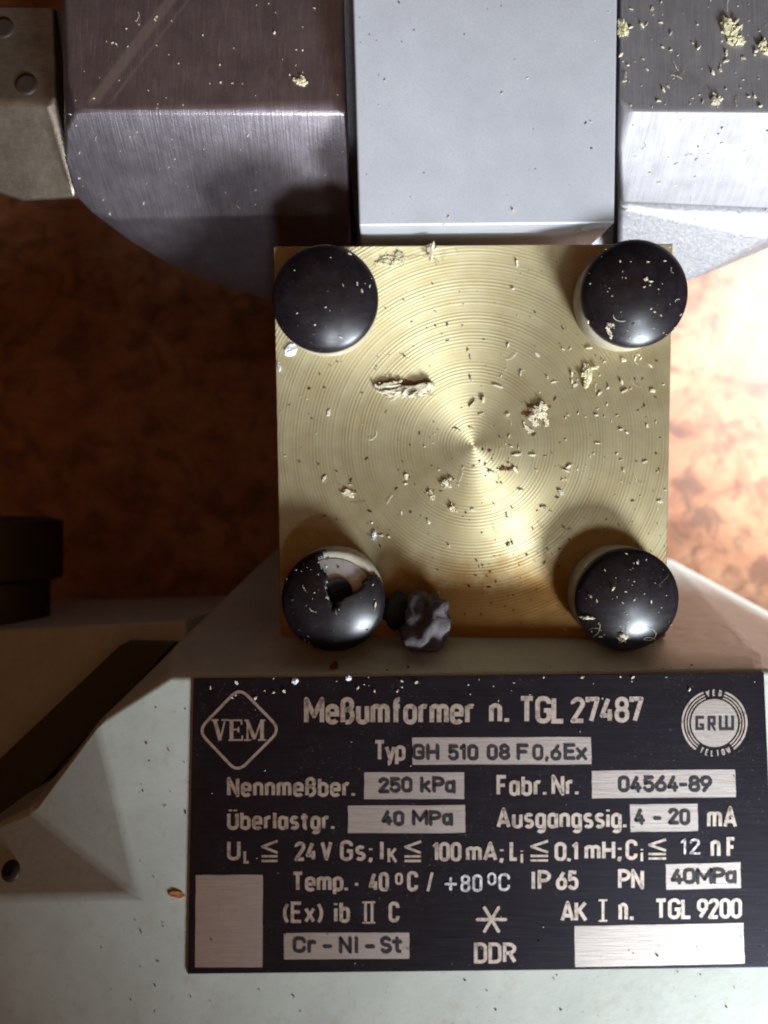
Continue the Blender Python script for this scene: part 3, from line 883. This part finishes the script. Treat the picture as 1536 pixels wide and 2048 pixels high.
dust('sawdust', M['cream'], [(560, 500, 1335, 1270, 130, 3, 11, 2.2), (930, 690, 1330, 950, 70, 5, 15, 2.6), (850, 930, 1150, 1100, 22, 5, 14, 2.2), (1170, 490, 1375, 690, 26, 2, 5.5, 2.0), (1155, 1105, 1355, 1290, 44, 2, 5.5, 2.4),
                             (570, 1110, 765, 1300, 26, 2, 5, 2.0), (560, 500, 750, 700, 5, 2, 3.5, 2.0), (1236, 0, 1536, 215, 75, 3, 12, 2.0), (1236, 225, 1536, 560, 45, 3, 9, 2.4), (140, 0, 690, 430, 80, 2.5, 6, 2.0),
                             (730, 446, 1220, 484, 22, 4, 12, 2.0), (390, 1350, 1530, 1400, 40, 3, 9, 1.6), (390, 1400, 1530, 1940, 26, 2.5, 5, 1.6), (720, 0, 1225, 450, 16, 3, 7, 2.0), (900, 1290, 1500, 1345, 14, 3, 7, 1.6)],
     'fine cream sawdust sprinkled over the caps, brass plate and nuts', 'sawdust')
dust('grit', M['grit'], [(570, 640, 1335, 1265, 210, 3, 8, 2.6), (560, 500, 1335, 700, 22, 3, 7, 2.0), (800, 1100, 1150, 1265, 40, 3, 9, 2.0), (720, 0, 1225, 450, 14, 3, 7, 2.0), (270, 1400, 385, 2040, 26, 3, 7, 1.6), (150, 1800, 1530, 2048, 40, 3, 7, 1.6),
                         (560, 1285, 1500, 1345, 16, 3, 7, 1.6)],
     'tiny dark grit specks scattered over the brass plate and housing', 'grit')

# screw sunk in the recess at the left of the housing
hs = hit(22, 1742)
q_ = hs[1].to_track_quat('Z', 'Y').to_euler()
scr = from_bm('housing_screw', lathe_bm([(0, .05), (.14, .05), (.19, .02), (.21, -.10)], 24), M['rubber'], root, smooth=True, loc=hs[0], rot=q_)
from_bm('screw_slot', lathe_bm([(0, .008), (.09, .008), (.09, 0)], 20), M['dark'], scr, loc=hs[0] + hs[1] * .05, rot=q_)

# hair-thin wood fibres
bm = bmesh.new()


def fibre(px, py, ln, ang, curl, rad=.0045):
    pts = []
    x, y, a = px, py, ang
    for i in range(7):
        h_ = hit(x, y)
        if h_ and h_[1].z > .3: pts.append(h_[0] + h_[1] * (.02 + .03 * random.random()))
        x += math.cos(a) * ln / 6; y += math.sin(a) * ln / 6; a += curl / 6 + random.uniform(-.15, .15)
    prev = None
    for i, p in enumerate(pts):
        if i and (p - pts[i - 1]).length > ln / 100: prev = None
        d = (pts[min(i + 1, len(pts) - 1)] - pts[max(i - 1, 0)])
        if d.length < 1e-5: continue
        d.normalize(); u = d.cross(Vector((0, 0, 1))).normalized(); v = u.cross(d)
        cur = [bm.verts.new(p + (u * math.cos(k * 2.09) + v * math.sin(k * 2.09)) * rad) for k in range(3)]
        if prev:
            for k in range(3): bm.faces.new((prev[k], prev[(k + 1) % 3], cur[(k + 1) % 3], cur[k]))
        prev = cur


for reg, n in (((1180, 500, 1360, 680), 4), ((1170, 1120, 1340, 1280), 7), ((590, 1150, 750, 1290), 5), ((600, 700, 1320, 1100), 14), ((760, 490, 900, 530), 10), ((1240, 20, 1530, 210), 5), ((1250, 240, 1530, 480), 8), ((160, 20, 660, 420), 4), ((740, 470, 1210, 492), 10)):
    for _ in range(n):
        fibre(random.uniform(reg[0], reg[2]), random.uniform(reg[1], reg[3]), random.uniform(10, 34), random.uniform(0, 6.28), random.uniform(-2.5, 2.5))
tag(from_bm('wood_fibres', bm, M['cream']), 'hair thin pale wood fibres clinging to the caps and plates', 'wood fibres', kind='stuff')


def crumb(name_, m, spots, label, cat='wood crumb', group=None, n=17, rag=.34):
    """one crumb: a ragged clump of overlapping flakes; spots = (px, py, length, width, angle, thickness, lift)"""
    bm = bmesh.new()
    h0 = hit(spots[0][0], spots[0][1])
    for (px, py, ln, wd, ang, th, lf) in spots:
        h_ = hit(px, py) or h0
        nv = h_[1] if h_[1].z > .3 else Vector((0, 0, 1))
        flake_into(bm, h_[0], nv, ln / 100, wd / 100, R(-ang), th / 100, lift=lf / 100, n=n, rag=rag)
        if rag > .15:                     # frayed bits round and on top of it
            ca, sa = math.cos(R(-ang)), math.sin(R(-ang))
            for _ in range(9):
                u, v = random.uniform(-.5, .5) * ln / 100, random.uniform(-.55, .55) * wd / 100
                p = h_[0] + Vector((ca * u - sa * v, sa * u + ca * v, 0))
                l_ = random.uniform(.12, .42) * ln / 100
                flake_into(bm, p, nv, l_, random.uniform(.2, .5) * min(l_, wd / 100) + .008, R(-ang) + random.gauss(0, .5), th / 100 * random.uniform(.3, .8), lift=(lf + th * random.uniform(0, .7)) / 100, n=6, rag=.35, tilt=random.uniform(-.03, .05))
    o = from_bm(name_, bm, m)
    return tag(o, label, cat, group)


GC = 'pale wood crumbs lying on the instrument'
crumb('chip_and_shadow', M['cream'], [(778, 772, 52, 15, -8, 7, 5), (806, 781, 74, 16, -6, 8, 7), (838, 780, 56, 22, -10, 10, 7), (857, 777, 22, 16, 30, 6, 4), (768, 778, 16, 20, 60, 5, 2), (822, 790, 80, 8, -4, 4, 3)],
      'long torn cream wood shaving left above the plate centre', 'wood chip', GC)
crumb('chip_and_shadow', M['brown'], [(776, 765, 44, 9, -4, 3, 0), (824, 767, 56, 10, 4, 4, 0), (786, 766, 24, 14, 30, 3, 0)], 'brown strip painted as the shadow above the torn wood shaving', 'wood chip', GC)  # painted shadow of the shaving, made of flat brown flakes
crumb('wood_crumb', M['cream'], [(1076, 826, 34, 22, 50, 9, 4), (1066, 842, 34, 14, 58, 6, 3), (1082, 816, 22, 20, 40, 7, 4), (1054, 856, 22, 7, 40, 3, 1), (1092, 842, 22, 8, 75, 3, 1)],
      'ragged white crumb right of the plate centre', group=GC)
crumb('wood_crumb', M['brown'], [(1061, 820, 24, 12, 60, 2.5, 0), (1050, 828, 14, 7, 10, 2, 0)], 'brown splinter tucked beside the ragged white crumb', group=GC)
crumb('wood_crumb', M['yellow'], [(1174, 756, 36, 22, 88, 9, 0), (1171, 738, 18, 12, 100, 5, 2), (1184, 737, 18, 7, 0, 4, 6)], 'yellow oval crumb below the upper right cap', group=GC)
crumb('wood_crumb', M['yellow'], [(788, 518, 48, 10, 8, 3, 0), (776, 524, 32, 7, 20, 3, 2), (800, 514, 22, 16, 50, 3, 2), (792, 524, 26, 6, -30, 3, 3), (806, 522, 18, 5, 80, 3, 4), (764, 527, 22, 5, 12, 2, 1)],
      'fibrous yellowish fluff right of the upper left cap', group=GC)
crumb('wood_crumb', M['cream'], [(862, 500, 34, 13, 92, 8, 0), (864, 490, 14, 10, 80, 5, 3)], 'pale crumb hanging on the top plate edge below the block', group=GC)
crumb('wood_crumb', M['cream'], [(892, 966, 22, 16, 40, 8, 0), (902, 958, 14, 8, 20, 4, 2), (862, 988, 24, 10, 62, 6, 0)], 'small cream crumb left below the plate centre', group=GC)
crumb('wood_crumb', M['cream'], [(906, 1017, 17, 14, 30, 8, 0)], 'round cream crumb below the plate centre', group=GC)
crumb('wood_crumb', M['cream'], [(697, 986, 24, 13, 25, 6, 0), (690, 984, 12, 9, 100, 4, 1)], 'pale flake above the broken cap', group=GC)
crumb('wood_crumb', M['white'], [(748, 1070, 17, 9, 100, 6, 0)], 'white splinter close above the broken cap rim', group=GC)
crumb('wood_splinter', M['brown'], [(1020, 938, 32, 6, 2, 4, 0), (1008, 938, 16, 5, -4, 3, 0)], 'thin brown splinter right below the plate centre', 'wood splinter', n=9)
crumb('wood_crumb', M['yellow'], [(1247, 57, 30, 15, 70, 8, 0), (1242, 45, 18, 12, 40, 6, 1), (1241, 68, 16, 8, 60, 5, 0)], 'pale crumb on the right nut against the silver block', group=GC)
crumb('wood_crumb', M['yellow'], [(1452, 52, 34, 24, 70, 10, 0), (1466, 66, 34, 16, -50, 8, 1), (1476, 83, 22, 16, 10, 8, 0), (1460, 86, 14, 7, 40, 4, 0)], 'large yellowish clump on the right nut', group=GC)
crumb('wood_crumb', M['yellow'], [(1525, 90, 22, 14, -60, 7, 0), (1533, 102, 18, 14, 0, 7, 0)], 'yellowish crumb on the right nut cut by the picture edge', group=GC)
crumb('wood_crumb', M['cream'], [(1430, 203, 24, 14, 40, 8, 0)], 'cream crumb by the bright edge of the right nut', group=GC)
crumb('wood_crumb', M['yellow'], [(600, 165, 24, 12, 20, 5, 0), (606, 158, 14, 7, 50, 4, 1)], 'dull yellowish crumb on the scratched left nut', group=GC)
crumb('wood_crumb', M['cream'], [(1162, 460, 13, 11, 20, 8, 0)], 'white crumb on the front edge of the silver block', group=GC)
crumb('wood_crumb', M['cream'], [(1246, 1271, 18, 14, 20, 7, 0), (1240, 1276, 10, 8, 60, 5, 0)], 'cream crumb on the front rim of the flake covered cap', group=GC)
crumb('wood_crumb', M['cream'], [(1218, 664, 26, 7, 75, 4, 0), (1222, 650, 12, 8, 10, 4, 0)], 'curled pale fibre on the upper right cap', group=GC)
crumb('wood_crumb', M['cream'], [(1177, 1235, 26, 6, -6, 4, 0)], 'straight white sliver on the flake covered cap', group=GC)
crumb('paint_drop', M['white'], [(580, 699, 31, 20, -48, 5, 0), (584, 703, 24, 16, -45, 6, 0)], 'white paint blob under the upper left cap', 'paint drop', n=16, rag=.06)
crumb('paint_drop', M['white'], [(558, 734, 18, 6, 70, 4, 0)], 'small white paint fleck on the left plate edge', 'paint drop', n=10)
crumb('paint_drop', M['white'], [(590, 1362, 13, 12, 0, 5, 0)], 'round white fleck on the nameplate edge under the broken cap', 'paint drop', n=12, rag=.12)
crumb('paint_drop', M['white'], [(697, 1356, 12, 11, 0, 5, 0)], 'white fleck on the nameplate edge left of the heading word', 'paint drop', n=12, rag=.12)
crumb('wax_drop', M['red'], [(668, 1334, 18, 18, 0, 6, 0), (670, 1330, 12, 10, 0, 8, 0)], 'red brown drop on the housing between broken cap and nameplate', 'wax drop', n=14, rag=.10)
crumb('rust_flake', M['orange'], [(354, 1788, 30, 14, 10, 4, 0), (344, 1787, 16, 11, 0, 3, 0)], 'orange rust flake at the left edge of the nameplate', 'rust flake', n=14, rag=.14)

# torn grey crumb beside the broken cap, with a dark hollow on its left
hc = hit(842, 1235)
bm = bmesh.new()
bmesh.ops.create_icosphere(bm, subdivisions=4, radius=1)
for v in bm.verts:
    p = v.co.copy(); q = p * 1.6
    k = 1 + .38 * mnoise.noise(q + Vector((3.1, 0, 0))) + .20 * mnoise.noise(q * 2.2) + .035 * mnoise.noise(q * 6)
    ridge = abs(mnoise.noise(q * 1.4 + Vector((9, 2, 0)))) * .45
    p = p * (k - ridge * .5)
    v.co = (p.x * .52, p.y * .60, max(p.z, -.6) * .55)
lc = P(850, 1247, .55)
from_obj = from_bm('lint_clump', bm, M['lint'], None, smooth=True, loc=lc, rot=(0, 0, R(-20)))
tag(from_obj, 'crumpled grey lint clump beside the broken black cap', 'lint clump')
bm = bmesh.new(); bmesh.ops.create_icosphere(bm, subdivisions=3, radius=1)
for v in bm.verts:
    p = v.co; k = 1 + .25 * mnoise.noise(p * 2.1)
    v.co = (p.x * .34 * k, p.y * .36 * k, p.z * .28 * k)
from_bm('dark_core', bm, M['dark'], from_obj, smooth=True, loc=P(800, 1222, .35))
